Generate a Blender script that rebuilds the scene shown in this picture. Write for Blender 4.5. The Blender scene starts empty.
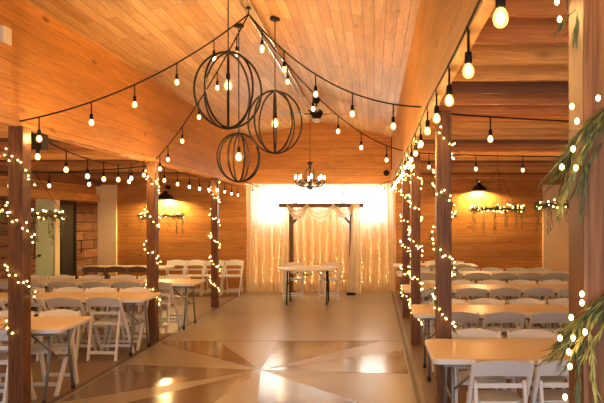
import bpy, math, random
from mathutils import Vector, Matrix
random.seed(7)
PI = math.pi
C = bpy.context.scene.collection
sc = bpy.context.scene

# ------------------------------------------------------------------ helpers
class MB:
    """collects shapes and links them as ONE mesh object"""
    def __init__(s): s.v = []; s.f = []; s.mi = []; s.cur = 0
    def add(s, vs, fs):
        n = len(s.v); s.v += [tuple(v) for v in vs]
        for f in fs: s.f.append(tuple(i + n for i in f)); s.mi.append(s.cur)
    def box(s, x0, x1, y0, y1, z0, z1):
        s.add([(x0,y0,z0),(x1,y0,z0),(x1,y1,z0),(x0,y1,z0),(x0,y0,z1),(x1,y0,z1),(x1,y1,z1),(x0,y1,z1)],
              [(0,3,2,1),(4,5,6,7),(0,1,5,4),(1,2,6,5),(2,3,7,6),(3,0,4,7)])
    def bar(s, p0, p1, w, d, side=(1,0,0), w1=None, d1=None):
        p0 = Vector(p0); p1 = Vector(p1); t = (p1-p0).normalized()
        a = Vector(side); a = (a - t*a.dot(t)).normalized(); b = t.cross(a)
        w1 = w if w1 is None else w1; d1 = d if d1 is None else d1
        vs = []
        for p, ww, dd in ((p0,w,d),(p1,w1,d1)):
            for i, j in ((-1,-1),(1,-1),(1,1),(-1,1)): vs.append(p + a*(ww/2*i) + b*(dd/2*j))
        s.add(vs, [(0,3,2,1),(4,5,6,7),(0,1,5,4),(1,2,6,5),(2,3,7,6),(3,0,4,7)])
    def tube(s, pts, r, n=6, closed=False):
        P = [Vector(p) for p in pts]; m = len(P)
        rr = r if isinstance(r, (list, tuple)) else [r]*m
        rings = []; a = None
        for i in range(m):
            if closed: t = P[(i+1) % m] - P[i-1]
            else: t = P[min(i+1, m-1)] - P[max(i-1, 0)]
            t.normalize()
            if a is None:
                a = t.orthogonal().normalized()
            else:
                a = (a - t*a.dot(t))
                a = a.normalized() if a.length > 1e-6 else t.orthogonal().normalized()
            b = t.cross(a)
            rings.append([P[i] + (a*math.cos(2*PI*k/n) + b*math.sin(2*PI*k/n))*rr[i] for k in range(n)])
        vs = [v for ring in rings for v in ring]; fs = []
        for i in range(m if closed else m-1):
            j = (i+1) % m
            for k in range(n):
                l = (k+1) % n
                fs.append((i*n+k, i*n+l, j*n+l, j*n+k))
        if not closed:
            fs.append(tuple(range(n-1, -1, -1))); fs.append(tuple((m-1)*n+k for k in range(n)))
        s.add(vs, fs)
    def lathe(s, prof, n=16, c=(0,0,0)):
        vs = []; fs = []
        for r, z in prof:
            for k in range(n):
                vs.append((c[0]+r*math.cos(2*PI*k/n), c[1]+r*math.sin(2*PI*k/n), c[2]+z))
        for i in range(len(prof)-1):
            for k in range(n):
                l = (k+1) % n
                fs.append((i*n+k, i*n+l, (i+1)*n+l, (i+1)*n+k))
        if prof[0][0] > 1e-5: fs.append(tuple(range(n-1, -1, -1)))
        if prof[-1][0] > 1e-5: fs.append(tuple((len(prof)-1)*n+k for k in range(n)))
        s.add(vs, fs)
    def prism(s, poly, y0, y1):
        """poly in (x,z), swept along y"""
        n = len(poly)
        vs = [(x,y0,z) for x,z in poly] + [(x,y1,z) for x,z in poly]
        fs = [tuple(range(n)), tuple(range(2*n-1, n-1, -1))]
        for i in range(n):
            j = (i+1) % n; fs.append((j, i, i+n, j+n))
        s.add(vs, fs)
    def slab(s, poly, z0, z1):
        n = len(poly)
        vs = [(x,y,z0) for x,y in poly] + [(x,y,z1) for x,y in poly]
        fs = [tuple(range(n-1,-1,-1)), tuple(range(n, 2*n))]
        for i in range(n):
            j = (i+1) % n; fs.append((i, j, j+n, i+n))
        s.add(vs, fs)
    def leaf(s, p, d, L, w, up=(0,0,1)):
        d = Vector(d).normalized(); p = Vector(p); u = Vector(up)
        a = d.cross(u); a = a.normalized() if a.length > 1e-4 else d.orthogonal().normalized()
        n = a.cross(d)
        m = p + d*L*0.45; t = p + d*L
        s.add([p, m + a*w/2 + n*w*.18, t, m - a*w/2 + n*w*.18, m - n*w*.05], [(0,1,4),(1,2,4),(2,3,4),(3,0,4)])
    def mesh(s, name, mats, smooth=False):
        me = bpy.data.meshes.new(name); me.from_pydata(s.v, [], s.f)
        for m in (mats if isinstance(mats, (list, tuple)) else [mats]): me.materials.append(m)
        me.polygons.foreach_set('material_index', s.mi)
        if smooth: me.polygons.foreach_set('use_smooth', [True]*len(s.f))
        me.update(); return me

def link(name, me, parent=None, loc=(0,0,0)):
    o = bpy.data.objects.new(name, me); C.objects.link(o); o.location = loc
    if parent: o.parent = parent
    return o
def obj(name, mb, mats, parent=None, smooth=False, bevel=0, loc=(0,0,0)):
    o = link(name, mb.mesh(name, mats, smooth), parent, loc)
    if bevel:
        b = o.modifiers.new('bevel', 'BEVEL'); b.width = bevel; b.segments = 2; b.limit_method = 'ANGLE'
    return o
def tag(o, label, cat, group=None):
    o['label'] = label; o['category'] = cat
    if group: o['group'] = group
    return o
def thing(name, label, cat, loc=(0,0,0), rz=0, group=None):
    o = bpy.data.objects.new(name, None); C.objects.link(o); o.empty_display_size = .1
    o.location = loc; o.rotation_euler = (0,0,rz)
    return tag(o, label, cat, group)
def struct(name, mb, mats, parent=None, bevel=0):
    o = obj(name, mb, mats, parent, bevel=bevel)
    if parent is None: o['kind'] = 'structure'
    return o
def dup(root, loc, rz, label, group=None):
    r = root.copy(); C.objects.link(r); r.location = loc; r.rotation_euler = (0,0,rz); r['label'] = label
    if group: r['group'] = group
    for ch in list(root.children):
        c = ch.copy(); C.objects.link(c); c.parent = r
        for g in list(ch.children):
            d = g.copy(); C.objects.link(d); d.parent = c
    return r

# ------------------------------------------------------------------ materials
def newmat(name):
    m = bpy.data.materials.new(name); m.use_nodes = True
    nt = m.node_tree; nt.nodes.clear()
    out = nt.nodes.new('ShaderNodeOutputMaterial')
    return m, nt, out
def plain(name, col, rough=.5, metal=0, spec=.5, noise=0, scale=12):
    m, nt, out = newmat(name)
    b = nt.nodes.new('ShaderNodeBsdfPrincipled'); nt.links.new(b.outputs[0], out.inputs[0])
    b.inputs['Base Color'].default_value = (*col,1); b.inputs['Roughness'].default_value = rough
    b.inputs['Metallic'].default_value = metal; b.inputs['Specular IOR Level'].default_value = spec
    if noise:
        tc = nt.nodes.new('ShaderNodeTexCoord'); n = nt.nodes.new('ShaderNodeTexNoise')
        n.inputs['Scale'].default_value = scale; n.inputs['Detail'].default_value = 4
        nt.links.new(tc.outputs['Object'], n.inputs['Vector'])
        r = nt.nodes.new('ShaderNodeValToRGB')
        r.color_ramp.elements[0].position = .3; r.color_ramp.elements[1].position = .7
        r.color_ramp.elements[0].color = (*[c*(1-noise) for c in col],1)
        r.color_ramp.elements[1].color = (*[min(1,c*(1+noise)) for c in col],1)
        nt.links.new(n.outputs[0], r.inputs[0]); nt.links.new(r.outputs[0], b.inputs['Base Color'])
    return m
def emit(name, col, strength, sample='AUTO'):
    m, nt, out = newmat(name)
    e = nt.nodes.new('ShaderNodeEmission'); e.inputs[0].default_value = (*col,1); e.inputs[1].default_value = strength
    nt.links.new(e.outputs[0], out.inputs[0])
    try: m.cycles.emission_sampling = sample
    except Exception: pass
    return m
def planks(name, cA, cB, u, v, width, length=2.6, rough=.45, groove=.45, knot=.8, grainamt=.3, spec=.35, gap=.006):
    """boards running along axis u, laid across axis v (axes 'X','Y','Z' of the place)"""
    m, nt, out = newmat(name); N = nt.nodes.new; L = nt.links.new
    b = N('ShaderNodeBsdfPrincipled'); L(b.outputs[0], out.inputs[0])
    b.inputs['Roughness'].default_value = rough; b.inputs['Specular IOR Level'].default_value = spec
    tc = N('ShaderNodeTexCoord'); sp = N('ShaderNodeSeparateXYZ'); L(tc.outputs['Object'], sp.inputs[0])
    cb = N('ShaderNodeCombineXYZ'); L(sp.outputs[u], cb.inputs[0]); L(sp.outputs[v], cb.inputs[1])
    third = [q for q in 'XYZ' if q not in (u, v)][0]; L(sp.outputs[third], cb.inputs[2])
    br = N('ShaderNodeTexBrick'); L(cb.outputs[0], br.inputs['Vector'])
    br.offset = .37; br.offset_frequency = 2; br.squash = 1
    br.inputs['Scale'].default_value = 1; br.inputs['Brick Width'].default_value = length
    br.inputs['Row Height'].default_value = width; br.inputs['Mortar Size'].default_value = gap
    br.inputs['Mortar Smooth'].default_value = .6; br.inputs['Bias'].default_value = 0
    br.inputs['Color1'].default_value = (*cA,1); br.inputs['Color2'].default_value = (*cB,1)
    br.inputs['Mortar'].default_value = (*[c*groove for c in cA],1)
    # grain stretched along the board
    mp = N('ShaderNodeMapping'); mp.inputs['Scale'].default_value = (1.2, 22, 2); L(cb.outputs[0], mp.inputs[0])
    ns = N('ShaderNodeTexNoise'); ns.inputs['Scale'].default_value = 2.2; ns.inputs['Detail'].default_value = 5
    ns.inputs['Distortion'].default_value = 1.2; L(mp.outputs[0], ns.inputs['Vector'])
    rg = N('ShaderNodeMapRange'); rg.inputs[1].default_value = .3; rg.inputs[2].default_value = .7
    rg.inputs[3].default_value = 1-grainamt; rg.inputs[4].default_value = 1+grainamt*.4; L(ns.outputs[0], rg.inputs[0])
    mx = N('ShaderNodeMix'); mx.data_type = 'RGBA'; mx.blend_type = 'MULTIPLY'; mx.inputs[0].default_value = 1
    L(br.outputs['Color'], mx.inputs[6]); L(rg.outputs[0], mx.inputs[7])
    # large tonal variation board to board
    mp2 = N('ShaderNodeMapping'); mp2.inputs['Scale'].default_value = (.35, 2.3, 1); L(cb.outputs[0], mp2.inputs[0])
    n2 = N('ShaderNodeTexNoise'); n2.inputs['Scale'].default_value = 1.6; L(mp2.outputs[0], n2.inputs['Vector'])
    r2 = N('ShaderNodeMapRange'); r2.inputs[1].default_value=.3; r2.inputs[2].default_value=.7; r2.inputs[3].default_value=.82; r2.inputs[4].default_value=1.12
    L(n2.outputs[0], r2.inputs[0])
    mx2 = N('ShaderNodeMix'); mx2.data_type='RGBA'; mx2.blend_type='MULTIPLY'; mx2.inputs[0].default_value=1
    L(mx.outputs[2], mx2.inputs[6]); L(r2.outputs[0], mx2.inputs[7])
    # knots
    mp3 = N('ShaderNodeMapping'); mp3.inputs['Scale'].default_value = (1.3, 3.4, 1.7); L(cb.outputs[0], mp3.inputs[0])
    vo = N('ShaderNodeTexVoronoi'); vo.inputs['Scale'].default_value = 1.0; L(mp3.outputs[0], vo.inputs['Vector'])
    r3 = N('ShaderNodeMapRange'); r3.inputs[1].default_value=.03; r3.inputs[2].default_value=.11; r3.inputs[3].default_value=knot; r3.inputs[4].default_value=0
    L(vo.outputs['Distance'], r3.inputs[0])
    mx3 = N('ShaderNodeMix'); mx3.data_type='RGBA'; L(r3.outputs[0], mx3.inputs[0]); L(mx2.outputs[2], mx3.inputs[6])
    mx3.inputs[7].default_value = (*[c*.22 for c in cA],1)
    L(mx3.outputs[2], b.inputs['Base Color'])
    bp = N('ShaderNodeBump'); bp.inputs['Strength'].default_value=.5; bp.inputs['Distance'].default_value=.004; bp.invert = True
    L(br.outputs['Fac'], bp.inputs['Height']); L(bp.outputs[0], b.inputs['Normal'])
    return m
PINE_A, PINE_B = (.66,.335,.115), (.56,.25,.072)
m_ceil  = planks('pine_ceiling_boards', (.76,.48,.195), (.57,.30,.09), 'Y','X', .115, 1.7, rough=.42, groove=.45)
m_sideL = planks('pine_side_boards', (.63,.285,.064), (.56,.24,.05), 'Y','Z', .165, 3.2, groove=.6, rough=.5)
m_sideR = planks('smooth_pine_fascia', (.66,.36,.105), (.62,.32,.09), 'Y','Z', 1.4, 9, groove=.8, rough=.5)
m_back  = planks('pine_back_boards', (.62,.28,.07), (.53,.215,.05), 'X','Z', .165, 3.0, groove=.55, rough=.5)
m_outer = planks('pine_outer_boards', (.55,.25,.08), (.47,.2,.06), 'Y','Z', .165, 3.0, rough=.55)
m_barn  = planks('weathered_barn_boards', (.36,.17,.08), (.18,.08,.04), 'Y','Z', .21, 1.3, rough=.75, groove=.1, grainamt=.7, gap=.016)
m_joist = planks('joist_lumber', (.74,.38,.115), (.66,.31,.09), 'X','Z', 1.0, 8, rough=.55, gap=.001)
m_joistd= planks('shade_dark_joist_lumber', (.24,.10,.04), (.20,.08,.035), 'X','Z', 1.0, 8, rough=.6, gap=.001)  # darkened joist lumber: shade on some joists is put into the colour
m_joistb= planks('reddish_joist_lumber', (.58,.235,.08), (.50,.19,.06), 'X','Z', 1.0, 8, rough=.55, gap=.001)
m_deck  = planks('loft_deck_boards', (.40,.17,.06), (.32,.13,.05), 'X','Y', .14, 3, rough=.6)
m_post  = planks('stained_post_wood', (.20,.083,.030), (.14,.055,.020), 'Z','X', .9, 6, rough=.5, grainamt=.55, gap=.001, knot=.6)
m_arbor = planks('rustic_arbor_wood', (.22,.12,.07), (.18,.095,.05), 'Z','X', .9, 6, rough=.7, grainamt=.5, gap=.001)
m_cream = plain('cream_paint', (.90,.74,.48), .6, noise=.04)
m_mint  = plain('mint_paint', (.36,.47,.34), .5, noise=.05)
m_black = plain('black_metal', (.012,.010,.009), .55, spec=.2)
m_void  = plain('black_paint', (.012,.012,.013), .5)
m_cord  = plain('black_rubber', (.010,.009,.008), .7, spec=.15)
m_white = plain('white_resin', (.80,.82,.83), .38, noise=.03)
m_pad   = plain('white_vinyl_pad', (.74,.76,.77), .45)
m_brownchair = plain('taupe_resin', (.26,.18,.125), .45, noise=.05)
m_topface = plain('warm_lit_white_tabletop', (.84,.69,.53), .32, noise=.02, scale=40)  # white top with warm bulb light and wood reflection put into its colour
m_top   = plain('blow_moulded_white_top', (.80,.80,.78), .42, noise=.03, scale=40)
m_leg   = plain('grey_powder_coat', (.20,.21,.20), .4, .35)
m_rubber= plain('dark_rubber', (.02,.02,.02), .7)
m_silver= plain('galvanised_metal', (.75,.74,.70), .22, 1)
m_plate = plain('ivory_plastic', (.75,.70,.58), .4)
m_grey  = plain('weathered_grey_blade', (.38,.33,.28), .5, noise=.15)
m_frost = plain('frosted_glass', (.85,.85,.85), .3)
m_twig  = plain('twig_brown', (.10,.06,.03), .8)
m_leafd = plain('eucalyptus_green', (.085,.115,.05), .5, noise=.35, scale=25)
m_leafl = plain('willow_green', (.36,.34,.09), .5, noise=.35, scale=25)
m_wire  = plain('green_wire', (.03,.05,.02), .5)
WARM = (1.0,.60,.24)
m_bulb  = emit('edison_filament_glow', (1.0,.58,.22), 620)
def glass_mat(name, col, strength, clear):
    m, nt, out = newmat(name); N = nt.nodes.new; L = nt.links.new
    e = N('ShaderNodeEmission'); e.inputs[0].default_value = (*col,1); e.inputs[1].default_value = strength
    p = N('ShaderNodeBsdfTransparent'); p.inputs[0].default_value = (1,.93,.8,1)
    x = N('ShaderNodeMixShader'); x.inputs[0].default_value = clear; L(e.outputs[0], x.inputs[1]); L(p.outputs[0], x.inputs[2])
    L(x.outputs[0], out.inputs[0]); m.cycles.emission_sampling = 'NONE'; return m
m_glass = glass_mat('amber_bulb_glass', (1.0,.56,.16), 2.0, .55)
m_orbb  = m_bulb
m_fairy = emit('fairy_bulb_glow', (1.0,.56,.16), 11)
m_fairyc= emit('curtain_fairy_glow', (1.0,.60,.20), 25)
m_flame = emit('candle_bulb_glow', (1.0,.62,.25), 110)
m_barnb = emit('barn_lamp_bulb_glow', (1.0,.66,.25), 1900)
m_pane  = emit('daylit_pane', (.90,.96,1.0), 7)
def curtain_mat(name, lo, hi):
    m, nt, out = newmat(name); N = nt.nodes.new; L = nt.links.new
    d = N('ShaderNodeBsdfDiffuse'); d.inputs[0].default_value = (.95,.86,.62,1)
    t = N('ShaderNodeBsdfTranslucent'); t.inputs[0].default_value = (.92,.84,.66,1)
    p = N('ShaderNodeBsdfTransparent'); p.inputs[0].default_value = (1,.97,.9,1)
    a = N('ShaderNodeMixShader'); a.inputs[0].default_value = .5; L(d.outputs[0], a.inputs[1]); L(t.outputs[0], a.inputs[2])
    tc = N('ShaderNodeTexCoord'); mp = N('ShaderNodeMapping'); mp.inputs['Scale'].default_value = (9,1,.4)
    n = N('ShaderNodeTexNoise'); n.inputs['Scale'].default_value = 2; L(tc.outputs['Object'], mp.inputs[0]); L(mp.outputs[0], n.inputs['Vector'])
    r = N('ShaderNodeMapRange'); r.inputs[1].default_value=.3; r.inputs[2].default_value=.7; r.inputs[3].default_value=lo; r.inputs[4].default_value=hi
    L(n.outputs[0], r.inputs[0])
    x = N('ShaderNodeMixShader'); L(r.outputs[0], x.inputs[0]); L(a.outputs[0], x.inputs[1]); L(p.outputs[0], x.inputs[2])
    L(x.outputs[0], out.inputs[0]); return m
m_sheer = curtain_mat('sheer_chiffon', .28, .42); m_drape = curtain_mat('cream_chiffon_scarf', .04, .10)
def floor_mat(name, col, rough, var=.12):
    m, nt, out = newmat(name); N = nt.nodes.new; L = nt.links.new
    b = N('ShaderNodeBsdfPrincipled'); L(b.outputs[0], out.inputs[0])
    tc = N('ShaderNodeTexCoord'); n = N('ShaderNodeTexNoise'); n.inputs['Scale'].default_value = 1.3; n.inputs['Detail'].default_value = 6
    L(tc.outputs['Object'], n.inputs['Vector'])
    r = N('ShaderNodeValToRGB'); r.color_ramp.elements[0].position=.3; r.color_ramp.elements[1].position=.7
    r.color_ramp.elements[0].color=(*[c*(1-var) for c in col],1); r.color_ramp.elements[1].color=(*[c*(1+var) for c in col],1)
    L(n.outputs[0], r.inputs[0]); L(r.outputs[0], b.inputs['Base Color'])
    n2 = N('ShaderNodeTexNoise'); n2.inputs['Scale'].default_value = 5; n2.inputs['Detail'].default_value=3; L(tc.outputs['Object'], n2.inputs['Vector'])
    q = N('ShaderNodeMapRange'); q.inputs[1].default_value=.3; q.inputs[2].default_value=.7; q.inputs[3].default_value=rough*.8; q.inputs[4].default_value=rough*1.25
    L(n2.outputs[0], q.inputs[0]); b.inputs['Roughness'].default_value = rough
    bp = N('ShaderNodeBump'); bp.inputs['Strength'].default_value=.03; bp.inputs['Distance'].default_value=.01; L(n2.outputs[0], bp.inputs['Height']); L(bp.outputs[0], b.inputs['Normal'])
    b.inputs['Specular IOR Level'].default_value=.5
    return m
m_conc  = floor_mat('sealed_concrete', (.30,.26,.215), .28)
m_flite = floor_mat('pale_floor_paint', (.315,.262,.205), .30, .05)
m_fdark = floor_mat('brown_floor_paint', (.19,.135,.09), .15, .08)
m_aisle = floor_mat('brown_aisle_concrete', (.22,.15,.10), .38)
m_fline = floor_mat('dark_floor_seam', (.09,.06,.04), .4)

# ------------------------------------------------------------------ the room
XL, XR, RX = -3.15, .42, -1.37          # nave side walls, ridge
ZE, ZR = 3.74, 4.11                     # eave, ridge
YF, YB = -2.8, 14.6
XOL, XOR = -6.74, 4.9                   # outer walls
ZF, ZJ = 2.58, 2.70                     # fascia underside, joist underside
# floor with the painted star (one sheet of concrete, painted)
f = MB(); f.cur = 0
f.box(XOL-.2, XOR+.2, YF-.2, YB+.2, -.1, 0)
f.cur = 3
f.add([(XOL,YF,.001),(-3.1,YF,.001),(-3.1,YB,.001),(XOL,YB,.001)], [(0,1,2,3)])
f.add([(.50,YF,.001),(XOR,YF,.001),(XOR,YB,.001),(.50,YB,.001)], [(0,1,2,3)])
f.cur = 4
f.add([(-3.13,YF,.002),(-3.07,YF,.002),(-3.07,YB,.002),(-3.13,YB,.002)], [(0,1,2,3)])
f.add([(.41,YF,.002),(.45,YF,.002),(.45,YB,.002),(.41,YB,.002)], [(0,1,2,3)])
f.cur = 1
f.add([(-3.05,YF,.0015),(.40,YF,.0015),(.40,8.66,.0015),(-3.05,8.66,.0015)], [(0,1,2,3)])
f.cur = 4; f.add([(-3.05,8.64,.0025),(.40,8.64,.0025),(.40,8.68,.0025),(-3.05,8.68,.0025)], [(0,1,2,3)])
f.cur = 2
def pol(cx, cy, r, a): return (cx + r*math.cos(math.radians(a)), cy + r*math.sin(math.radians(a)), .003)
def sector(cx, cy, hx, hy, a0, a1):      # a wedge from the centre out to the edge of its painted square
    def edge(a):
        c, s_ = math.cos(math.radians(a)), math.sin(math.radians(a))
        k = min(hx/max(abs(c),1e-6), hy/max(abs(s_),1e-6)); return (cx+c*k, cy+s_*k, .003)
    angs = [a0] + sorted(ca for q in (0,1,2,3) for base in [math.degrees(math.atan2((hy,hy,-hy,-hy)[q], (hx,-hx,-hx,hx)[q]))] for ca in (base, base+360) if a0 < ca < a1) + [a1]
    vs = [(cx,cy,.003)] + [edge(a) for a in angs]
    f.add(vs, [tuple(range(len(vs)))])
for cy in (7.0, 3.68):
    for a0, a1 in ((119.5,139),(171,216),(230,260),(279,313.5),(354,392),(49,92)): sector(-1.32, cy, 1.71, 1.64, a0, a1)
struct('floor', f, [m_conc, m_flite, m_fdark, m_aisle, m_fline])

w = MB(); w.box(XOL-.15, XOR+.15, YB, YB+.15, 0, 4.4); struct('wall_back', w, m_back)
w = MB(); w.box(XOL-.15, XOL, YF, YB, 0, 3.0); struct('wall_left', w, m_outer)
w = MB(); w.box(XOR, XOR+.15, YF, YB, 0, 3.0); struct('wall_right', w, m_outer)
w = MB()   # the wall behind the viewer with a wide open doorway
for b in ((XOL,-3.4,0,3.0),(1.6,XOR,0,3.0),(-3.4,1.6,2.4,4.4)): w.box(b[0],b[1],YF-.15,YF,b[2],b[3])
struct('wall_front', w, m_back)
w = MB(); w.prism([(XL-.14,ZF),(XL,ZF),(XL,ZE+.2),(XL-.14,ZE+.2)], YF, YB); struct('wall_nave_left', w, m_sideL)
w = MB(); w.prism([(XR,ZF),(XR+.04,ZF),(XR+.04,ZE+.2),(XR,ZE+.2)], YF, YB); struct('wall_nave_right', w, m_sideR)
sl = (ZR-ZE)/(RX-XL)
w = MB()
w.prism([(XL,ZE),(RX,ZR),(XR,ZE),(XR,ZE+.1),(RX,ZR+.1),(XL,ZE+.1)], YF, YB); struct('ceiling', w, m_ceil)
w = MB(); w.box(XOL, XL-.14, YF, YB, 2.89, 2.95); struct('ceiling_left_aisle', w, m_deck)
w = MB(); w.box(XR+.04, XOR, YF, YB, 2.89, 2.95); struct('ceiling_right_aisle', w, m_deck)
# ridge board with its conduits, fascia lips, base trim
n_trim = [0]
def trim(mb, mats, bevel=0):
    n_trim[0] += 1; return struct('trim_%d' % n_trim[0], mb, mats, bevel=bevel)
w = MB(); w.box(RX-.07, RX+.07, YF, YB, ZR-.035, ZR-.01); trim(w, m_ceil)
for dx in (-.045, .045):
    w = MB(); w.tube([(RX+dx, 2, ZR-.05), (RX+dx, 11.3, ZR-.05)], .014, 8); trim(w, m_silver)
w = MB(); w.box(XR-.015, XR, 0, YB, ZF, ZF+.05); trim(w, m_sideR)
w = MB(); w.box(XL, XL+.015, 0, YB, ZF, ZF+.05); trim(w, m_sideL)
for x0, x1, off in ((XOL, XL-.14, 0), (XR+.04, XOR, .13)):
    y = .9 + off; k = 0
    while y < YB-.1:
        w = MB(); w.box(x0, x1, y-.02, y+.02, ZJ, ZJ+.19)
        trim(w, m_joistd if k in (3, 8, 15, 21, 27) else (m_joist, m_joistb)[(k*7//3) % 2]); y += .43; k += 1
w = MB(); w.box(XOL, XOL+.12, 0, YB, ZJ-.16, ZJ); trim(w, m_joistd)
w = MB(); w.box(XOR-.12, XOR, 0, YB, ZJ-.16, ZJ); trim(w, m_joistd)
# back-wall cream panels in the aisle corners
w = MB(); w.box(XOL, -6.25, YB-.06, YB, 0, 2.58); trim(w, m_cream)
w = MB(); w.box(4.1, XOR, YB-.06, YB, 0, 2.58); trim(w, m_cream)
# left outer wall: header, two sliding barn doors, mint door, black opening
w = MB(); w.box(XOL, XOL+.10, 8.5, YB-.07, 2.17, 2.33); trim(w, m_joist)
def barn_door(n, y0, y1, hy):
    o = struct('door_%d' % n, (lambda q: (q.box(XOL+.005, XOL+.05, y0, y1, .02, 2.16), q)[1])(MB()), m_barn)
    h = MB(); h.tube([(XOL+.05,hy,.98),(XOL+.10,hy,.99),(XOL+.10,hy,1.27),(XOL+.05,hy,1.28)], .012, 6); obj('door_handle', h, m_black, o)
    return o
barn_door(1, 9.4, 11.86, 11.75); barn_door(2, 13.5, 14.52, 13.62)
w = MB(); w.box(XOL+.005, XOL+.03, 11.87, 12.56, .02, 2.16); o = struct('door_3', w, m_mint)
h = MB(); h.lathe([(0.0,0),(.03,.005),(.03,.04),(0,.05)], 10); hh = obj('door_knob', h, m_black, o, True); hh.location=(XOL+.06,11.98,1.0)
w = MB(); w.box(XOL+.005, XOL+.06, 12.57, 12.76, .0, 2.16); trim(w, m_cream)
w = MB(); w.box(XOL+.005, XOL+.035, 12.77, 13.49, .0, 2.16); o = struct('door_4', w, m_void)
h = MB(); h.box(XOL+.035, XOL+.05, 12.80, 12.86, .02, 2.14); h.box(XOL+.035, XOL+.05, 13.40, 13.46, .02, 2.14); h.box(XOL+.035, XOL+.05, 12.86, 13.40, 2.06, 2.14); obj('door_frame', h, m_black, o)
# three daylit windows behind the sheers
for i, (x0, x1, z0, z1) in enumerate(((-2.80,-1.98,1.72,2.50), (-.70,.25,1.72,2.50), (-1.86,-.82,2.12,2.50))):
    w = MB(); t = .05
    for b in ((x0-t,x1+t,z0-t,z0),(x0-t,x1+t,z1,z1+t),(x0-t,x0,z0,z1),(x1,x1+t,z0,z1)): w.box(b[0],b[1],YB-.04,YB,b[2],b[3])
    o = struct('window_%d' % (i+1), w, m_white)
    p = MB(); p.box(x0,x1,YB-.02,YB-.01,z0,z1); obj('window_pane', p, m_pane, o)

# ------------------------------------------------------------------ posts
posts = {}
def post(key, x, y, label, h=.065, z1=ZF, bracket=False):
    q = MB(); q.box(-h, h, -h, h, 0, z1 if key[0]=='L' else ZJ+.01)
    o = obj('timber_post', q, m_post, bevel=.006, loc=(x,y,0))
    tag(o, label, 'post', 'timber posts along the nave'); posts[key] = (x,y)
post('R1', .628, 1.675, 'big close timber post wrapped in willow sprays at the right edge')
post('R2', .61, 5.28, 'stained timber post behind the nearest right-hand table, fairy lights wound round it')
post('R3', .585, 8.45, 'stained timber post at the aisle end of the third right table row')
post('R4', .575, 10.8, 'farthest and thinnest timber post of the right row, wound with fairy lights')
post('L1', -3.13, 5.3, 'nearest left-hand timber post, at the left edge beside the nearest left table')
post('L2', -3.18, 8.62, 'middle left-hand timber post behind the second left table')
post('L3', -3.18, 12.0, 'farthest left-hand timber post standing clear near the back wall')

# ------------------------------------------------------------------ folding chairs
def make_chair(name, label, mat, pad):
    t = thing(name, label, 'chair')
    hw = .205
    for s in (-1, 1):      # long members: front foot to back top
        q = MB(); q.bar((s*hw,.21,0), (s*hw,-.03,.45), .024, .044, (1,0,0), .024, .05)
        q.bar((s*hw,-.03,.44), (s*hw,-.235,.775), .024, .05, (1,0,0), .022, .032)
        obj('leg', q, mat, t)
    for s in (-1, 1):      # short members: seat front to rear foot
        q = MB(); q.bar((s*.172,-.25,0), (s*.176,-.125,.60), .022, .042, (1,0,0)); q.bar((s*.176,-.125,.60), (s*.176,-.122,.615), .022, .042, (1,0,0), .02, .02)
        obj('leg', q, mat, t)
    q = MB(); n = 10       # arched, bowed top slat
    fr = []; bk = []
    for i in range(n+1):
        u = -1 + 2*i/n; x = u*.195; arch = .028*(1-u*u); bow = -.022*(1-u*u)
        zb = .655 + .014*(1-u*u); zt = .765 + arch
        for dst, dy in ((fr, .009), (bk, -.009)):
            dst.append((x, -.166 - (zb-.655)*.61 + bow + dy, zb)); dst.append((x, -.166 - (zt-.655)*.61 + bow + dy, zt))
    vs = fr + bk; m = len(fr); fs = []
    for i in range(n):
        a = 2*i
        fs += [(a,a+1,a+3,a+2), (m+a,m+a+2,m+a+3,m+a+1), (a+1,m+a+1,m+a+3,a+3), (a,a+2,m+a+2,m+a)]
    fs += [(0,m,m+1,1), (2*n, 2*n+1, m+2*n+1, m+2*n)]
    q.add(vs, fs); obj('backrest', q, mat, t)
    q = MB(); q.bar((-hw,-.108,.575), (hw,-.108,.575), .016, .034, (0,1,0)); obj('back_rail', q, mat, t)
    # seat: frame and padded cushion with rounded corners
    def rr(x0,x1,y0,y1,r,k=3):
        out = []
        for cx, cy, a in ((x1-r,y1-r,0),(x0+r,y1-r,90),(x0+r,y0+r,180),(x1-r,y0+r,270)):
            for i in range(k+1): out.append((cx+r*math.cos(math.radians(a+90*i/k)), cy+r*math.sin(math.radians(a+90*i/k))))
        return out
    q = MB(); q.slab(rr(-.188,.188,-.125,.205,.04), .425, .448); st = obj('seat', q, mat, t)
    q = MB(); q.slab(rr(-.165,.165,-.11,.185,.04), .448, .462); obj('seat_pad', q, pad, st, bevel=.008)
    q = MB(); q.bar((-hw,.155,.105), (hw,.155,.105), .018, .036, (0,1,0)); obj('stretcher', q, mat, t)
    q = MB(); q.bar((-.172,-.229,.10), (.172,-.229,.10), .018, .036, (0,1,0)); obj('stretcher', q, mat, t)
    return t
chair0 = make_chair('folding_chair', 'x', m_white, m_pad); used = [False]
brown0 = None
def chair(x, y, rz, label, group):
    rz += random.uniform(-.035,.035)
    if not used[0]:
        used[0] = True; chair0.location=(x,y,0); chair0.rotation_euler=(0,0,rz); chair0['label']=label; chair0['group']=group; return chair0
    return dup(chair0, (x,y,0), rz, label, group)
def px(X, Y): return 374 + 600*X/Y

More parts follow.
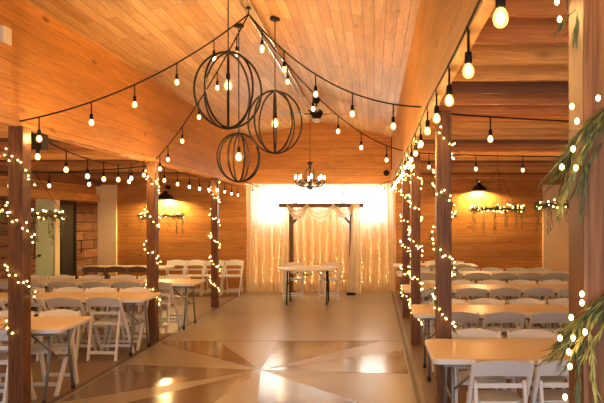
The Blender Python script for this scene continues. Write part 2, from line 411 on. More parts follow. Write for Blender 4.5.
# ------------------------------------------------------------------ folding tables
def round_rect(hx, hy, r, k=5):
    out = []
    for cx, cy, a in ((hx-r,hy-r,0),(-hx+r,hy-r,90),(-hx+r,-hy+r,180),(hx-r,-hy+r,270)):
        for i in range(k+1): out.append((cx+r*math.cos(math.radians(a+90*i/k)), cy+r*math.sin(math.radians(a+90*i/k))))
    return out
def make_table(L, inset0, inset1):
    t = thing('folding_table', 'x', 'table')
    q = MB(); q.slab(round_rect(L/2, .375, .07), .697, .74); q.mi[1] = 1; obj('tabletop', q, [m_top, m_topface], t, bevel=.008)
    for s, ins in ((-1,inset0),(1,inset1)):
        xx = s*(L/2-ins)
        for d in (-1, 1):
            q = MB()
            q.tube([(xx,d*.20,.70),(xx,d*.205,.45),(xx,d*.22,.36),(xx,d*.30,.02)], .014, 8)
            lg = obj('leg', q, m_leg, t, True)
            q = MB(); q.lathe([(.019,0),(.019,.05),(.015,.055)], 8, (xx, d*.303, 0)); obj('foot_cap', q, m_rubber, lg, True)
        q = MB(); q.tube([(xx,-.215,.38),(xx,.215,.38)], .011, 6); obj('crossbar', q, m_leg, t, True)
        q = MB(); q.tube([(xx,0,.38),(xx-s*.36,0,.69)], .010, 6); obj('brace', q, m_leg, t, True)
    q = MB(); q.box(-L/2+.09, L/2-.09, -.32, -.295, .67, .697); q.box(-L/2+.09, L/2-.09, .295, .32, .67, .697); obj('apron_rail', q, m_leg, t)
    return t
tab_a = make_table(1.83, .17, .17); tab_b = make_table(1.83, .30, .30)
tstate = {'a': False, 'b': False}
def table(kind, x, y, label):
    src = tab_a if kind == 'a' else tab_b; g = 'white rectangular folding tables'
    if not tstate[kind]:
        tstate[kind] = True; src.location=(x,y,0); src['label']=label; src['group']=g; return src
    return dup(src, (x,y,0), 0, label, g)
ordn = ['nearest','second','third','fourth','farthest']
cnt = ['first','second','third','fourth','fifth','sixth','seventh']
Rrows = [4.40, 6.45, 8.62, 10.97, 12.95]       # near edges of the tables
for i, yn in enumerate(Rrows):
    yc = yn + .375
    table('a', .43+.915, yc, 'white folding table of the %s right-hand row, at the aisle end' % ordn[i])
    if i in (1,2,3): table('b', 2.28+.915, yc, 'white folding table of the %s right-hand row, at the far right end' % ordn[i])
    nk = 0
    xs = [.90,1.38,1.86,2.34,2.82,3.30]
    if i == 4: xs = xs[:3]
    for side in (0, 1):
        k = 0
        for X in xs:
            Y = yn + (.02 if i == 0 else .09) if side == 0 else yn + .75 - .10
            if px(X-.2, Y) > 566: continue
            k += 1
            nm = 'white folding chair, %s side of %s right table row, %s from the dance floor' % ('near' if side==0 else 'far', ordn[i], cnt[k-1])
            chair(X + random.uniform(-.012,.012), Y + random.uniform(-.02,.02), 0 if side == 0 else PI, nm, 'white folding chairs at the right-hand tables')
Lrows = [5.54, 7.62, 9.46]
lo = ['nearest','second','third']
for i, yn in enumerate(Lrows):
    yc = yn + .375; xe = -2.95 if i < 2 else -2.85
    tb_ = table('a', xe-.915, yc, 'white folding table of the %s left-hand row, at the dance floor end' % lo[i])
    if i == 0: tb_.rotation_euler.z = .05
    if i > 0: table('b', xe-.02-1.83-.915, yc, 'white folding table of the %s left-hand row, toward the barn doors' % lo[i])
    for side in (0, 1):
        k = 0
        xs = [-3.37,-3.85,-4.33,-4.87,-5.36,-5.85] if i else ([-3.52,-4.02] if side == 0 else [-3.36,-3.85])
        if i == 0 and side == 0: xs = [-3.52]
        for X in xs:
            Y = yn + .09 if side == 0 else yn + .75 - .10
            if px(X+.2, Y) < 0: continue
            k += 1
            nm = 'white folding chair, %s side of %s left table row, %s from the dance floor' % ('near' if side==0 else 'far', lo[i], cnt[k-1])
            chair(X + random.uniform(-.012,.012), Y + random.uniform(-.02,.02), 0 if side == 0 else PI, nm, 'white folding chairs at the left-hand tables')
table('a', -5.25, 12.75, 'white folding table by the cream corner at the back of the left aisle')
brown0 = make_chair('folding_chair', 'taupe folding chair at the back left table, leftmost of its three', m_brownchair, m_brownchair)
brown0['group'] = 'taupe folding chairs at the back left table'; brown0.location = (-5.72,12.45,0)
dup(brown0, (-5.27,12.46,0), .02, 'taupe folding chair at the back left table, middle of its three')
dup(brown0, (-4.80,12.44,0), -.02, 'taupe folding chair at the back left table, rightmost of its three')
for k, X in enumerate((-4.08,-3.62,-3.16)):
    pass
for k, X in enumerate((-4.62,-4.17,-3.72,-3.27)):
    chair(X, 13.85, PI, 'white folding chair against the back wall left of the curtain, %s from the left' % cnt[k], 'white folding chairs along the back wall')

# round sweetheart table in front of the arbor
t = thing('round_table', 'white round folding table in front of the wooden arbor', 'table', (-1.38,12.55,0))
q = MB(); q.lathe([(.585,.705),(.61,.712),(.61,.735),(.595,.742)], 40); obj('tabletop', q, m_top, t, True).modifiers.new('e','EDGE_SPLIT')
for s in (-1, 1):
    for d in (-1, 1):
        q = MB(); q.tube([(s*.40,d*.17,.705),(s*.41,d*.18,.4),(s*.41,d*.27,.01)], .015, 8); lg = obj('leg', q, m_black, t, True)
        q = MB(); q.lathe([(.02,0),(.02,.04),(.016,.045)], 8, (s*.41,d*.272,0)); obj('foot_cap', q, m_rubber, lg, True)
    q = MB(); q.tube([(s*.41,-.18,.4),(s*.41,.18,.4)], .012, 6); obj('crossbar', q, m_black, t, True)
    q = MB(); q.tube([(s*.41,0,.42),(s*.16,0,.70)], .011, 6); obj('brace', q, m_leg, t, True)
q = MB(); q.tube([(-.08,-.2,.705),(-.07,-.2,.60),(.07,-.2,.60),(.08,-.2,.705)], .010, 6); obj('latch_bar', q, m_black, t, True)
chair(-1.76, 13.12, PI+.1, 'white folding chair behind the round table, left one', 'white folding chairs behind the round table')
chair(-.96, 13.12, PI-.1, 'white folding chair behind the round table, right one', 'white folding chairs behind the round table')

# ------------------------------------------------------------------ arbor, drape, curtains
t = thing('wedding_arbor', 'dark rustic timber arbor with corner braces in front of the sheer curtains', 'arbor', (-1.23,14.0,0))
q = MB(); q.box(-.99, .99, -.05, .05, 2.02, 2.12); obj('beam', q, m_arbor, t, bevel=.006)
for s in (-1, 1):
    q = MB(); q.box(s*.70-.045, s*.70+.045, -.045, .045, .05, 2.02); obj('post', q, m_arbor, t, bevel=.006)
    q = MB(); q.bar((s*.66,0,1.66),(s*.36,0,2.02), .06, .06, (0,1,0)); obj('brace', q, m_arbor, t)
    q = MB(); q.box(s*.70-.10, s*.70+.10, -.17, .17, 0, .05); obj('base_foot', q, m_black, t, bevel=.006)
# chiffon swag over the beam, falling in front of the right post and behind the left one
def sheet(path_fn, nu, nv):
    q = MB(); vs = [path_fn(i/nu, j/nv) for i in range(nu+1) for j in range(nv+1)]; fs = []
    for i in range(nu):
        for j in range(nv):
            a = i*(nv+1)+j; fs.append((a, a+1, a+nv+2, a+nv+1))
    q.add(vs, fs); return q
t = thing('arbor_drape', 'cream chiffon scarf draped over the arbor beam and down its posts', 'drape', (-1.23,14.0,0))
def swag(x0, x1, zt, dz):
    def fn(u, v):
        x = x0+(x1-x0)*u; s = 4*u*(1-u); wd = .10 + .13*s
        z = zt - dz*s - wd*(v-.1) 
        return (x, -.075 - .035*math.sin(v*PI*3 + u*2) - .03*s, z)
    return sheet(fn, 22, 10)
obj('swag', swag(-.80,-.30,2.11,.16), m_drape, t, True)
obj('swag', swag(-.34,.30,2.12,.24), m_drape, t, True)
obj('swag', swag(.26,.80,2.11,.13), m_drape, t, True)
def tail(xc, w, z0, z1, yy):
    def fn(u, v):
        z = z1+(z0-z1)*u; ww = w*(.7+.45*u)
        return (xc + (v-.5)*ww + .02*math.sin(u*5), yy - .035*math.sin(v*PI*6) - .02*u, z)
    return sheet(fn, 24, 30)
obj('tail', tail(.80,.28,.03,2.10,-.11), m_drape, t, True)
obj('tail', tail(-.83,.26,.03,2.10,.09), m_drape, t, True)
def curtain(name_label, x0, x1, z1, ph):
    def fn(u, v):
        x = x0+(x1-x0)*u; z = .02+(z1-.02)*v
        a = .020*math.sin(x*38+ph) + .010*math.sin(x*83+ph*2)
        return (x + .01*math.sin(z*3+x*9), 14.34 + a*(1.15-.35*v), z)
    q = sheet(fn, int((x1-x0)*60), 6)
    o = obj('sheer_curtain', q, m_sheer, None, True); tag(o, name_label, 'curtain', 'sheer curtains across the back wall'); return o
curtain('left panel of the floor-length cream sheer curtains, left of the arbor', -3.04, -2.02, 2.57, .4)
curtain('middle panel of the floor-length cream sheer curtains, behind the arbor', -2.04, -.42, 2.57, 1.7)
curtain('right panel of the floor-length cream sheer curtains, right of the arbor', -.44, .52, 2.57, 3.1)
t = MB(); t.tube([(-3.1,14.34,2.585),(.54,14.34,2.585)], .012, 8)
for xx in (-3.08,.52): t.bar((xx,14.34,2.585),(xx,14.6,2.585),.02,.02,(0,0,1))
o = obj('curtain_rod', t, m_white); tag(o, 'thin rod along the top of the sheer curtains', 'curtain rod')

def ico(r, sub=1):
    import bmesh
    bm = bmesh.new(); bmesh.ops.create_icosphere(bm, subdivisions=sub, radius=r)
    vs = [tuple(v.co) for v in bm.verts]; fs = [tuple(v.index for v in f.verts) for f in bm.faces]; bm.free(); return vs, fs
def ball_mesh(name, r, mat, sub=1, sz=1.0):
    q = MB(); vs, fs = ico(r, sub); q.add([(x,y,z*sz) for x,y,z in vs], fs); return q.mesh(name, mat, True)
me_fairy = ball_mesh('bulb', .0085, m_fairy)
me_fairyF= ball_mesh('bulb', .0108, m_fairy)
me_fairyN= ball_mesh('bulb', .0060, m_fairy, 2, 1.4)
me_fairyC= ball_mesh('bulb', .0095, m_fairyc)
# fairy light strands hanging on the curtains
xk = [-2.86,-2.66,-2.46,-2.28,-1.85,-1.67,-1.48,-1.3,-1.12,-.93,-.74,-.28,-.08,.12,.32]
for x in xk:
    t = thing('fairy_light_strand', 'strand of tiny warm lights hanging behind the sheer curtains', 'fairy lights', (x,14.45,2.5), 0, 'fairy light strands on the curtains')
    q = MB(); q.tube([(.008*math.sin(z*7+x*9),0,-z) for z in [0,.4,.8,1.2,1.6,2.0,2.35]], .0022, 4); obj('wire', q, m_wire, t)
    for k in range(17):
        z = .42+.115*k+random.uniform(-.03,.03)
        link('bulb', me_fairyC, t, (random.uniform(-.03,.03), -.012, -z))

# ------------------------------------------------------------------ string lights
q = MB(); q.lathe([(.006,.155),(.006,.045),(.0145,.04),(.0165,.015),(.0165,-.005),(.012,-.012)], 10); me_sock = q.mesh('socket', m_cord, True)
q = MB(); q.lathe([(0,-.073),(.012,-.070),(.022,-.060),(.026,-.045),(.024,-.030),(.017,-.016),(.012,-.010)], 12); q.cur = 1; q.lathe([(0,-.060),(.008,-.056),(.0125,-.045),(.0115,-.032),(.006,-.022),(0,-.02)], 8); me_bulb = q.mesh('bulb', [m_glass, m_bulb], True)
def strand(label, p0, p1, sag, fr, drop=.0):
    """cord from p0 to p1 with hanging bulbs at the fractions fr"""
    P0 = Vector(p0); P1 = Vector(p1)
    t = thing('string_lights', label, 'string lights', p0, 0, 'bulb string lights')
    def at(u): return (P1-P0)*u + Vector((0,0,-4*sag*u*(1-u)))
    q = MB(); q.tube([at(i/24) for i in range(25)], .0075, 6); obj('cord', q, m_cord, t, True)
    for u in fr:
        s = link('socket', me_sock, t, at(u)+Vector((0,0,-.155)))
        link('bulb', me_bulb, s)
    return t
HUB = (RX, 6.55, 4.0)
strand('string lights from the ceiling hub down to the nearest left post', HUB, (-3.13,5.3,2.63), .17, (.18,.36,.55,.73,.93))
strand('string lights from the ceiling hub to the middle left post behind the orb lamps', HUB, (-3.12,8.6,2.62), .12, (.10,.28,.47,.66,.84,.95))
strand('string lights from the ceiling hub swooping right to the second right post', HUB, (.40,5.1,2.72), .24, (.10,.25,.45,.66,.87))
strand('string lights from the ceiling hub past the ceiling fan to the third right post', HUB, (.40,8.4,2.72), .28, (.07,.21,.36,.52,.68,.87))
def edge_strand(label, x, y0, y1, z, step, sag_each=.05, span=3.3):
    t = thing('string_lights', label, 'string lights', (x,y0,z), 0, 'bulb string lights')
    n = int((y1-y0)/.15); pts = []
    def zz(yy): return -sag_each*math.sin(PI*((yy/span) % 1.0))
    pts = [(0, yy, zz(yy)) for yy in [(y1-y0)*i/n for i in range(n+1)]]
    q = MB(); q.tube(pts, .0075, 6); obj('cord', q, m_cord, t, True)
    yy = .12
    while yy < y1-y0:
        s = link('socket', me_sock, t, (0,yy,zz(yy)-.155)); link('bulb', me_bulb, s); yy += step
    return t
edge_strand('string lights running along the lower edge of the right fascia over the right posts', .405, -2.13, 14.2, 2.63, .655, .03)  # near end, out of view, is added to throw light on the joists
edge_strand('string lights running along the left fascia from the middle left post to the back wall', -3.10, 8.75, 14.2, 2.53, .6, .04)
strand('string lights sagging between the nearest and middle left posts under the left fascia', (-3.2,5.4,2.62), (-3.2,8.5,2.60), .18, (.1,.27,.42,.55,.68,.81,.95))
strand('string lights stretched across the left aisle from the middle left post', (-3.25,8.62,2.52), (-6.62,8.62,2.5), .08, (.08,.25,.42,.59,.76,.93))
strand('string lights stretched across the right aisle from the second right post', (.675,5.28,2.69), (4.78,5.28,2.62), .06, (.085,.26,.43))
strand('string lights stretched across the right aisle from the third right post', (.65,8.45,2.69), (4.78,8.45,2.69), .05, (.03,.19,.35,.52,.69,.85))
strand('added unseen string lights stretched across the right aisle from the big close post', (.70,1.68,2.66), (4.78,1.68,2.66), .06, (.14,.30,.46,.62,.78,.93))  # added strand out of view, lights the joist faces of the right aisle
strand('added unseen string lights stretched across the left aisle from the nearest left post', (-3.42,5.3,2.5), (-6.62,5.3,2.5), .08, (.10,.27,.44,.61,.78,.95))  # added past the left edge of view to brighten the left aisle
strand('added unseen string lights across the nave above the doorway behind the viewer', (-3.1,-.6,2.8), (.40,-.6,2.8), .1, (.08,.25,.42,.59,.76,.93))  # added behind the viewer as extra warm light
edge_strand('added unseen string lights along the left fascia from doorway wall toward nearest left post', -3.10, -2.3, 4.5, 2.56, .6, .04)  # added run outside the view, more bulbs to light the near end
strand('added unseen string lights stretched across the right aisle nearest the doorway wall', (.50,.2,2.66), (4.78,.2,2.66), .06, (.1,.28,.46,.62,.78,.93))  # another added unseen strand, for brighter joists on the right
strand('string lights swagged across the top of the sheer curtains', (-3.02,14.1,2.62), (.41,14.1,2.66), .33, (.05,.24,.42,.6,.78,.95))
q = MB(); q.tube([(RX,6.55,ZR-.03),(RX,6.55,3.99)], .006, 6); q.lathe([(.03,0),(.03,.015)], 10, (RX,6.55,ZR-.05))
tag(obj('ceiling_hook', q, m_black), 'small black hook on the ridge where the string lights meet', 'hook')

# ------------------------------------------------------------------ orb pendants
def orb(label, x, y, zc, h, w, rot, nr, bulb_dz):
    zt = ZR - sl*abs(x-RX)
    t = thing('orb_pendant', label, 'pendant lamp', (x,y,zt), rot, 'wire orb pendants')
    q = MB(); q.lathe([(.0,-.03),(.055,-.028),(.06,-.02),(.06,.0)], 16); obj('canopy', q, m_black, t, True)
    top = zc + h/2 - zt
    q = MB(); q.tube([(0,0,-.02),(0,0,top)], .006, 6); obj('cord', q, m_cord, t, True)
    for k in range(nr):
        a = PI*k/nr; wob = 1 - .05*(k % 3)
        pts = []
        for i in range(48):
            b = 2*PI*i/48
            r = math.sin(b)*w/2*wob; z = math.cos(b)*h/2*(1 if wob == 1 else .985)
            pts.append((r*math.cos(a), r*math.sin(a), zc-zt+z))
        q = MB(); q.tube(pts, .0105, 6, closed=True); obj('hoop', q, m_black, t, True)
    for s in (1,-1):
        q = MB(); q.lathe([(.0,-.012),(.03,-.010),(.03,.010),(.0,.012)], 12, (0,0,zc-zt+s*h/2)); obj('hub_cap', q, m_black, t, True)
    q = MB(); q.tube([(0,0,top),(0,0,zc-zt+bulb_dz+.09)], .005, 6); q.lathe([(.018,.03),(.02,.035),(.02,.09),(.008,.10)], 12, (0,0,zc-zt+bulb_dz)); sk = obj('socket', q, m_cord, t, True)
    q = MB(); q.lathe([(0,-.075),(.022,-.07),(.036,-.052),(.042,-.03),(.037,-.005),(.024,.02),(.017,.035)], 16, (0,0,zc-zt+bulb_dz)); q.cur = 1; q.lathe([(0,-.055),(.014,-.05),(.022,-.034),(.019,-.012),(.008,.004),(0,.006)], 8, (0,0,zc-zt+bulb_dz)); obj('bulb', q, [m_glass, m_orbb], sk, True)
orb('largest wire orb pendant, hanging highest and farthest left', -1.41, 5.8, 3.01, .735, .63, .25, 4, .07)
orb('middle-sized wire orb pendant hanging right of the largest one', -1.13, 6.85, 2.87, .71, .605, .9, 4, .01)
orb('smallest wire orb pendant hanging lowest, under the largest one', -1.60, 7.1, 2.49, .57, .51, .5, 4, .03)

# ------------------------------------------------------------------ chandelier
t = thing('chandelier', 'ornate bronze chandelier with candle bulbs above the arbor', 'chandelier', (-1.37,12.85,ZR))
m_bronze = plain('aged_bronze', (.045,.028,.016), .5, .3)
zc = 2.47 - ZR
q = MB(); q.lathe([(0,-.05),(.06,-.045),(.065,0)], 14); obj('canopy', q, m_bronze, t, True)
q = MB(); q.tube([(0,0,-.02),(0,0,zc+.52)], .006, 6); obj('chain', q, m_cord, t, True)
q = MB(); q.lathe([(0,-.10),(.045,-.085),(.06,-.05),(.045,-.015),(.02,.0),(.018,.10),(.03,.14),(.015,.2),(.014,.34),(.035,.38),(.02,.42),(.07,.50),(.02,.505),(.01,.53)], 14, (0,0,zc)); obj('stem', q, m_bronze, t, True)
for k in range(8):
    a = 2*PI*k/8+.2; ca, sa = math.cos(a), math.sin(a); R = .31
    pts = [(r*ca, r*sa, zc+z) for r, z in ((.02,.0),(.08,-.03),(.16,-.035),(.24,.0),(.30,.05),(R,.075))]
    q = MB(); q.tube(pts, .012, 6)
    q.tube([(r*ca, r*sa, zc+z) for r,z in ((.10,.08),(.15,.12),(.21,.09),(.22,.03),(.17,.02),(.15,.06))], .009, 6)
    q.tube([(r*ca, r*sa, zc+z) for r,z in ((.02,.36),(.09,.33),(.14,.20),(.10,.08))], .007, 6)
    arm = obj('arm', q, m_bronze, t, True)
    q = MB(); q.lathe([(.012,.07),(.038,.085),(.03,.09),(.012,.092),(.012,.135)], 10, (R*ca,R*sa,zc)); obj('candle_cup', q, m_bronze, arm, True)
    q = MB(); q.lathe([(.008,.135),(.013,.155),(.014,.17),(.008,.20),(0,.225)], 10, (R*ca,R*sa,zc)); obj('bulb', q, m_flame, arm, True)

# ------------------------------------------------------------------ ceiling fan
fx, fy = -1.09, 11.4; zt = ZR - sl*abs(fx-RX)
t = thing('ceiling_fan', 'black ceiling fan with weathered grey blades under the ridge', 'ceiling fan', (fx,fy,zt))
q = MB(); q.lathe([(.015,-.11),(.05,-.09),(.075,-.02),(.075,.01)], 16); obj('canopy', q, m_black, t, True)
q = MB(); q.tube([(0,0,-.1),(0,0,-.22)], .014, 8); obj('downrod', q, m_black, t, True)
q = MB(); q.lathe([(.03,-.40),(.07,-.39),(.10,-.34),(.12,-.30),(.12,-.25),(.06,-.21),(.03,-.20)], 20); obj('motor', q, m_black, t, True)
for k in range(4):
    a = math.radians(4 + 90*k); 
    q = MB(); d = Vector((math.cos(a), math.sin(a), 0)); sd = Vector((-d.y, d.x, .22)).normalized()
    q.bar(d*.10+Vector((0,0,-.30)), d*.24+Vector((0,0,-.30)), .035, .012, sd)
    ir = obj('blade_iron', q, m_black, t)
    q = MB(); q.bar(d*.20+Vector((0,0,-.295)), d*.70+Vector((0,0,-.295)), .10, .008, sd, .135, .008); obj('blade', q, m_grey, ir, bevel=.002)
q = MB(); q.lathe([(0,-.47),(.05,-.46),(.085,-.43),(.09,-.40),(.05,-.395)], 16); obj('light_bowl', q, m_frost, t, True)

# ------------------------------------------------------------------ barn wall lamps
def barn_lamp(label, x, z):
    t = thing('barn_lamp', label, 'wall lamp', (x,YB,z), 0, 'barn wall lamps')
    q = MB(); q.lathe([(.05,0),(.05,.015),(.02,.02)], 12); pl = obj('wall_plate', q, m_black, t, True); pl.rotation_euler=(PI/2,0,0); pl.location=(0,0,.22)
    q = MB(); q.tube([(0,0,.22),(0,-.08,.26),(0,-.17,.27),(0,-.22,.22),(0,-.22,.12)], .012, 8); obj('gooseneck_arm', q, m_black, t, True)
    q = MB(); q.lathe([(.195,-.075),(.19,-.055),(.15,.0),(.09,.05),(.055,.07),(.045,.12),(.02,.13)], 24, (0,-.22,0)); s_ = MB()
    n = len(q.f); q.f = q.f[:-2]; q.mi = q.mi[:len(q.f)]
    sh = obj('lamp_shade', q, m_black, t, True)
    so = sh.modifiers.new('thick','SOLIDIFY'); so.thickness = .006
    q = MB(); q.lathe([(0,-.06),(.03,-.05),(.036,-.02),(.028,.01),(.015,.04),(.015,.07)], 12, (0,-.22,0)); obj('bulb', q, m_barnb, sh, True)
barn_lamp('black gooseneck barn lamp on the back wall of the right aisle', 2.52, 2.50)
barn_lamp('black gooseneck barn lamp on the back wall of the left aisle', -5.0, 2.30)

# ------------------------------------------------------------------ fairy lights wound round the posts
def garland(label, x, y, z0, z1, turns, nb, ph, leaves, rad=.085, big=False, fans=None, mesh=None):
    """a lit garland wound as a helix; hugs the square post"""
    t = thing('fairy_light_garland', label, 'fairy lights', (x,y,z0), 0, 'fairy lights wound on the posts')
    H = z1-z0
    def at(u, rr=rad):
        a = ph + 2*PI*turns*u; c, s = math.cos(a), math.sin(a)
        k = 1/max(abs(c), abs(s)); k = min(k, 1.3)
        return Vector((rr*c*k, rr*s*k, H*(1-u)))
    n = int(turns*16)
    q = MB(); q.tube([at(i/n, .072) for i in range(n+1)], .0035, 5); obj('wire', q, m_wire, t)
    for k in range(nb):
        u = (k+random.random())/nb
        p = at(u, rad + random.uniform(-.010,.016)); p.z += random.uniform(-.045,.045)
        link('bulb', mesh or me_fairy, t, p)
    if leaves:
        q = MB()
        for k in range(leaves):
            u = random.random(); p = at(u, .08); d = Vector((p.x, p.y, 0)).normalized()
            q.leaf(p, d*random.uniform(.3,1)+Vector((random.uniform(-.6,.6),random.uniform(-.6,.6),random.uniform(-1.1,.4))), random.uniform(.05,.11), random.uniform(.012,.022))
        obj('foliage', q, m_leafd, t)
    return t
garland('fairy lights wound round the nearest left post', -3.13, 5.3, .75, 2.55, 3.6, 62, 1.2, 110)
garland('fairy lights wound round the middle left post', -3.18, 8.62, .35, 2.55, 4.2, 60, 2.0, 70, mesh=me_fairyF)
garland('fairy lights wound round the farthest left post', -3.18, 12.0, .30, 2.55, 5, 80, .3, 50, mesh=me_fairyF)
garland('fairy lights wound round the second right post', .61, 5.28, .78, 2.55, 3.4, 66, 4.0, 150)
garland('fairy lights wound round the third right post', .585, 8.45, .30, 2.55, 4.6, 84, 2.6, 80, mesh=me_fairyF)
garland('fairy lights wound round the farthest right post', .575, 10.8, .30, 2.55, 5, 84, 5.2, 60, mesh=me_fairyF)
# icicle bunch where the right fascia meets the posts
t = thing('fairy_light_swag', 'swag of tiny lights along the right fascia between the second and farthest right posts', 'fairy lights', (.385,5.3,2.5))
n = 60; q = MB(); q.tube([(0, 5.6*i/n, -.16*abs(math.sin(PI*i/n*4))) for i in range(n+1)], .004, 5); obj('wire', q, m_wire, t)
for k in range(56):
    u = random.random(); link('bulb', me_fairy, t, (random.uniform(-.03,.04), 5.6*u, -.16*abs(math.sin(PI*u*4)) - random.uniform(-.02,.12)))

# the big close post: willow garland with sprays
GX, GY = .628, 1.675
t = thing('willow_garland', 'lit willow and grass garland wound round the big close post at the right edge', 'garland', (GX,GY,0))
def hel(z, r=.085):      # crosses the post's front face from upper right to lower left, one turn in half a metre
    a = math.radians(-62) - (2.115-z)/.50*2*PI
    c, s = math.cos(a), math.sin(a); k = min(1/max(abs(c),abs(s)), 1.3)
    return Vector((r*c*k, r*s*k, z))
q = MB(); q.tube([hel(2.40-.02*i,.075) for i in range(70)], .005, 6); obj('stem', q, m_twig, t, True)
qd = MB(); ql = MB()
for k in range(520):
    z = random.choice((random.uniform(1.86,2.14), random.uniform(1.34,1.66), random.uniform(1.0,2.35))); p = hel(z,.078); o = Vector((p.x,p.y,0)).normalized()
    if p.y > .05 and random.random() < .6: continue
    d = o*random.uniform(.1,.5) + Vector((random.uniform(-1.0,.1), random.uniform(-.35,.1), random.uniform(-1.3,-.1)))
    (qd if random.random() < .62 else ql).leaf(p, d, random.uniform(.05,.10), random.uniform(.005,.009))
def spray(q, p, d, L, nl, w):
    p = Vector(p); d = Vector(d).normalized(); pts = []
    for i in range(9):
        u = i/8; pts.append(p + d*L*u + Vector((0,0,-L*.30*u*u)))
    q.tube(pts, .0016, 4)
    for k in range(nl):
        u = random.uniform(.05,1); i = min(int(u*8),7); pp = pts[i].lerp(pts[i+1], u*8-i)
        tt = (pts[i+1]-pts[i]).normalized()
        q.leaf(pp, tt + Vector((random.uniform(-.35,.35),random.uniform(-.35,.35),random.uniform(-.4,.2))), random.uniform(.025,.05), w)
for p, d, L, nl, lq in (((-.05,-.09,2.00),(-.7,-.1,-1.1),.15,60,ql), ((-.07,-.07,1.96),(-.55,0,-1.1),.15,60,ql), ((.0,-.10,2.04),(-1,-.1,-1.0),.17,40,qd), ((-.02,-.09,2.02),(-1,-.1,-.55),.20,8,qd),
                   ((-.06,-.08,1.93),(-.2,-.1,-1.2),.11,40,qd), ((-.02,-.10,1.99),(-.8,-.1,-1),.13,50,qd),
                   ((.03,-.10,1.60),(-1,-.1,-.45),.14,70,qd), ((.05,-.10,1.58),(-.9,-.1,-.8),.17,70,ql), ((-.02,-.10,1.54),(-.9,-.1,-.8),.12,50,ql), ((-.06,-.09,1.47),(-1,-.2,-.25),.15,7,qd), ((-.06,-.09,1.46),(-.9,-.1,-.75),.09,20,qd),
                   ((-.08,-.07,1.48),(-.05,-.1,-1.2),.17,80,qd), ((-.06,-.09,1.50),(.1,-.1,-1.2),.17,60,ql), ((-.08,-.07,1.36),(-.1,-.1,-1.2),.16,60,qd),
                   ((-.085,-.06,2.335),(-.7,-.2,-.5),.07,14,qd), ((-.08,-.06,2.31),(-.3,-.2,-1.0),.05,14,qd), ((-.08,-.06,2.33),(-.1,-.1,-1.0),.06,20,qd)):
    spray(lq, p, d, L, nl, w=.006)
obj('foliage', qd, m_leafd, t); obj('foliage', ql, m_leafl, t)
for X, Z in ((.581,2.086),(.513,2.064),(.526,2.026),(.516,1.954),(.523,1.905),(.487,1.907),(.539,1.578),(.539,1.555),(.511,1.517),(.482,1.464),(.516,1.464),(.547,1.480),(.505,1.428),(.508,1.390),(.495,1.311),(.474,2.335),(.481,2.29)):
    link('bulb', me_fairyN, t, (X-GX, 1.555-GY, Z))

# ------------------------------------------------------------------ hanging hoops of greenery
def hoop(label, x, y, z, R, seed):
    rnd = random.Random(seed)
    t = thing('greenery_hoop', label, 'hanging garland', (x,y,z), 0, 'hanging greenery hoops')
    q = MB(); q.tube([(R*math.cos(2*PI*i/32), R*math.sin(2*PI*i/32), .012*math.sin(i*1.7)) for i in range(32)], .016, 6, closed=True); obj('ring', q, m_twig, t, True)
    for k in range(3):
        a = 2*PI*k/3+.5; q = MB(); q.tube([(R*math.cos(a),R*math.sin(a),.01),(0,0,.55)], .0025, 4)
        if k == 0: q.tube([(0,0,.55),(0,0,ZJ-z)], .0025, 4)
        obj('hanging_cord', q, m_cord, t)
    q = MB()
    for k in range(420):
        a = rnd.uniform(0,2*PI); p = (R*math.cos(a)+rnd.uniform(-.02,.02), R*math.sin(a)+rnd.uniform(-.02,.02), rnd.uniform(-.03,.03))
        q.leaf(p, (rnd.uniform(-1,1),rnd.uniform(-1,1),rnd.uniform(-.9,.5)), rnd.uniform(.04,.09), rnd.uniform(.014,.026))
    for k in range(13):
        a = 2*PI*k/13 + rnd.uniform(-.15,.15); L = rnd.uniform(.14,.32); p = Vector((R*math.cos(a), R*math.sin(a), -.02))
        for j in range(int(L/.011)):
            q.leaf(p+Vector((rnd.uniform(-.014,.014),rnd.uniform(-.014,.014),-.011*j)), (rnd.uniform(-.5,.5),rnd.uniform(-.5,.5),-1), rnd.uniform(.03,.06), .009)
    obj('foliage', q, m_leafd, t)
    for k in range(46):
        a = rnd.uniform(0,2*PI); rr = R+rnd.uniform(-.03,.03)
        link('bulb', me_fairyF, t, (rr*math.cos(a), rr*math.sin(a), rnd.uniform(-.045,.055)))
hoop('hanging hoop of greenery and tiny lights below the right aisle barn lamp', 1.69, 8.2, 1.90, .34, 1)
hoop('hanging hoop of greenery and tiny lights half hidden behind the big close right post', 2.28, 7.1, 1.93, .34, 2)
hoop('hanging hoop of greenery and tiny lights behind the nearest left post', -3.80, 6.6, 1.81, .34, 3)
hoop('hanging hoop of greenery and tiny lights behind the middle left post', -3.62, 10.2, 1.81, .35, 4)

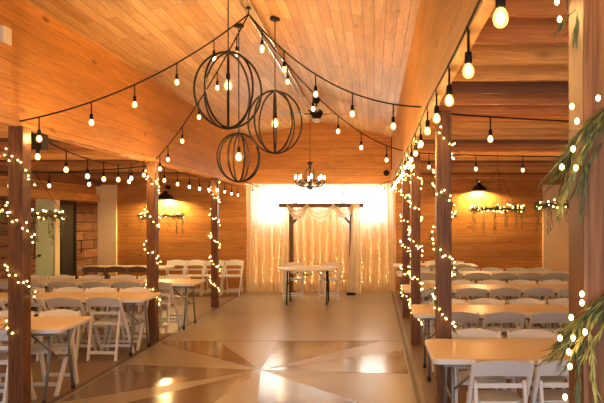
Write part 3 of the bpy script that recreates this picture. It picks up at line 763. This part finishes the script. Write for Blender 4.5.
# ------------------------------------------------------------------ small fixtures
def plate(name, label, cat, b, mat):
    q = MB(); q.box(*b); o = obj(name, q, mat, bevel=.003); return tag(o, label, cat)
plate('wall_outlet', 'white outlet plate low on the back wall left of the curtains', 'outlet', (-3.27,-3.20,YB-.012,YB,.40,.52), m_plate)
plate('wall_plate', 'ivory box high on the left nave wall at the left picture edge', 'wall plate', (XL,XL+.03,5.05,5.17,3.26,3.40), m_plate)
plate('wall_speaker', 'small black box under the left fascia near the nearest left post', 'speaker', (-3.27,-3.17,5.72,5.84,2.43,2.579), m_black)
q = MB(); q.lathe([(0,-.03),(.06,-.028),(.075,-.01),(.075,0)], 16)
o = obj('wall_fixture', q, m_black, None, True, loc=(.30,YB,2.87)); o.rotation_euler=(-PI/2,0,0); tag(o, 'small round black fixture on the back wall above the right end of the curtains', 'wall fixture')
q = MB(); q.tube([(XR-.012,13.9,3.65),(XR-.012,13.9,2.9)], .010, 6); tag(obj('hanging_cable', q, m_cord), 'short black cable running down the right nave wall near the back', 'cable')

# ------------------------------------------------------------------ light, camera
ld = bpy.data.lights.new('doorway_daylight', 'AREA'); ld.shape='RECTANGLE'; ld.size=4.6; ld.size_y=2.2; ld.energy=120; ld.color=(.84,.92,1.0)
lo_ = bpy.data.objects.new('doorway_daylight', ld); C.objects.link(lo_); lo_.location=(-.9,YF+.05,1.2); lo_.rotation_euler=(PI/2-.3,0,0)
wd = bpy.data.worlds.new('World'); sc.world = wd; wd.use_nodes = True
wd.node_tree.nodes['Background'].inputs[0].default_value=(.75,.85,1,1); wd.node_tree.nodes['Background'].inputs[1].default_value=.6
cd = bpy.data.cameras.new('camera'); cam = bpy.data.objects.new('camera', cd); C.objects.link(cam)
cam.location=(0,0,1.775); cam.rotation_euler=(PI/2,0,0)
cd.sensor_width=36; cd.lens=600/604*36; cd.shift_x=-(374-302)/604; cd.shift_y=(218-201.5)/604; cd.clip_start=.05
sc.camera = cam
sc.view_settings.view_transform='Standard'; sc.view_settings.look='None'; sc.view_settings.gamma=1; sc.view_settings.exposure=0.74
sc.view_settings.use_curve_mapping=False
sc.cycles.use_denoising=True; sc.cycles.denoising_prefilter='ACCURATE'; sc.cycles.sample_clamp_indirect=6; sc.cycles.max_bounces=8; sc.cycles.caustics_reflective=False; sc.cycles.caustics_refractive=False
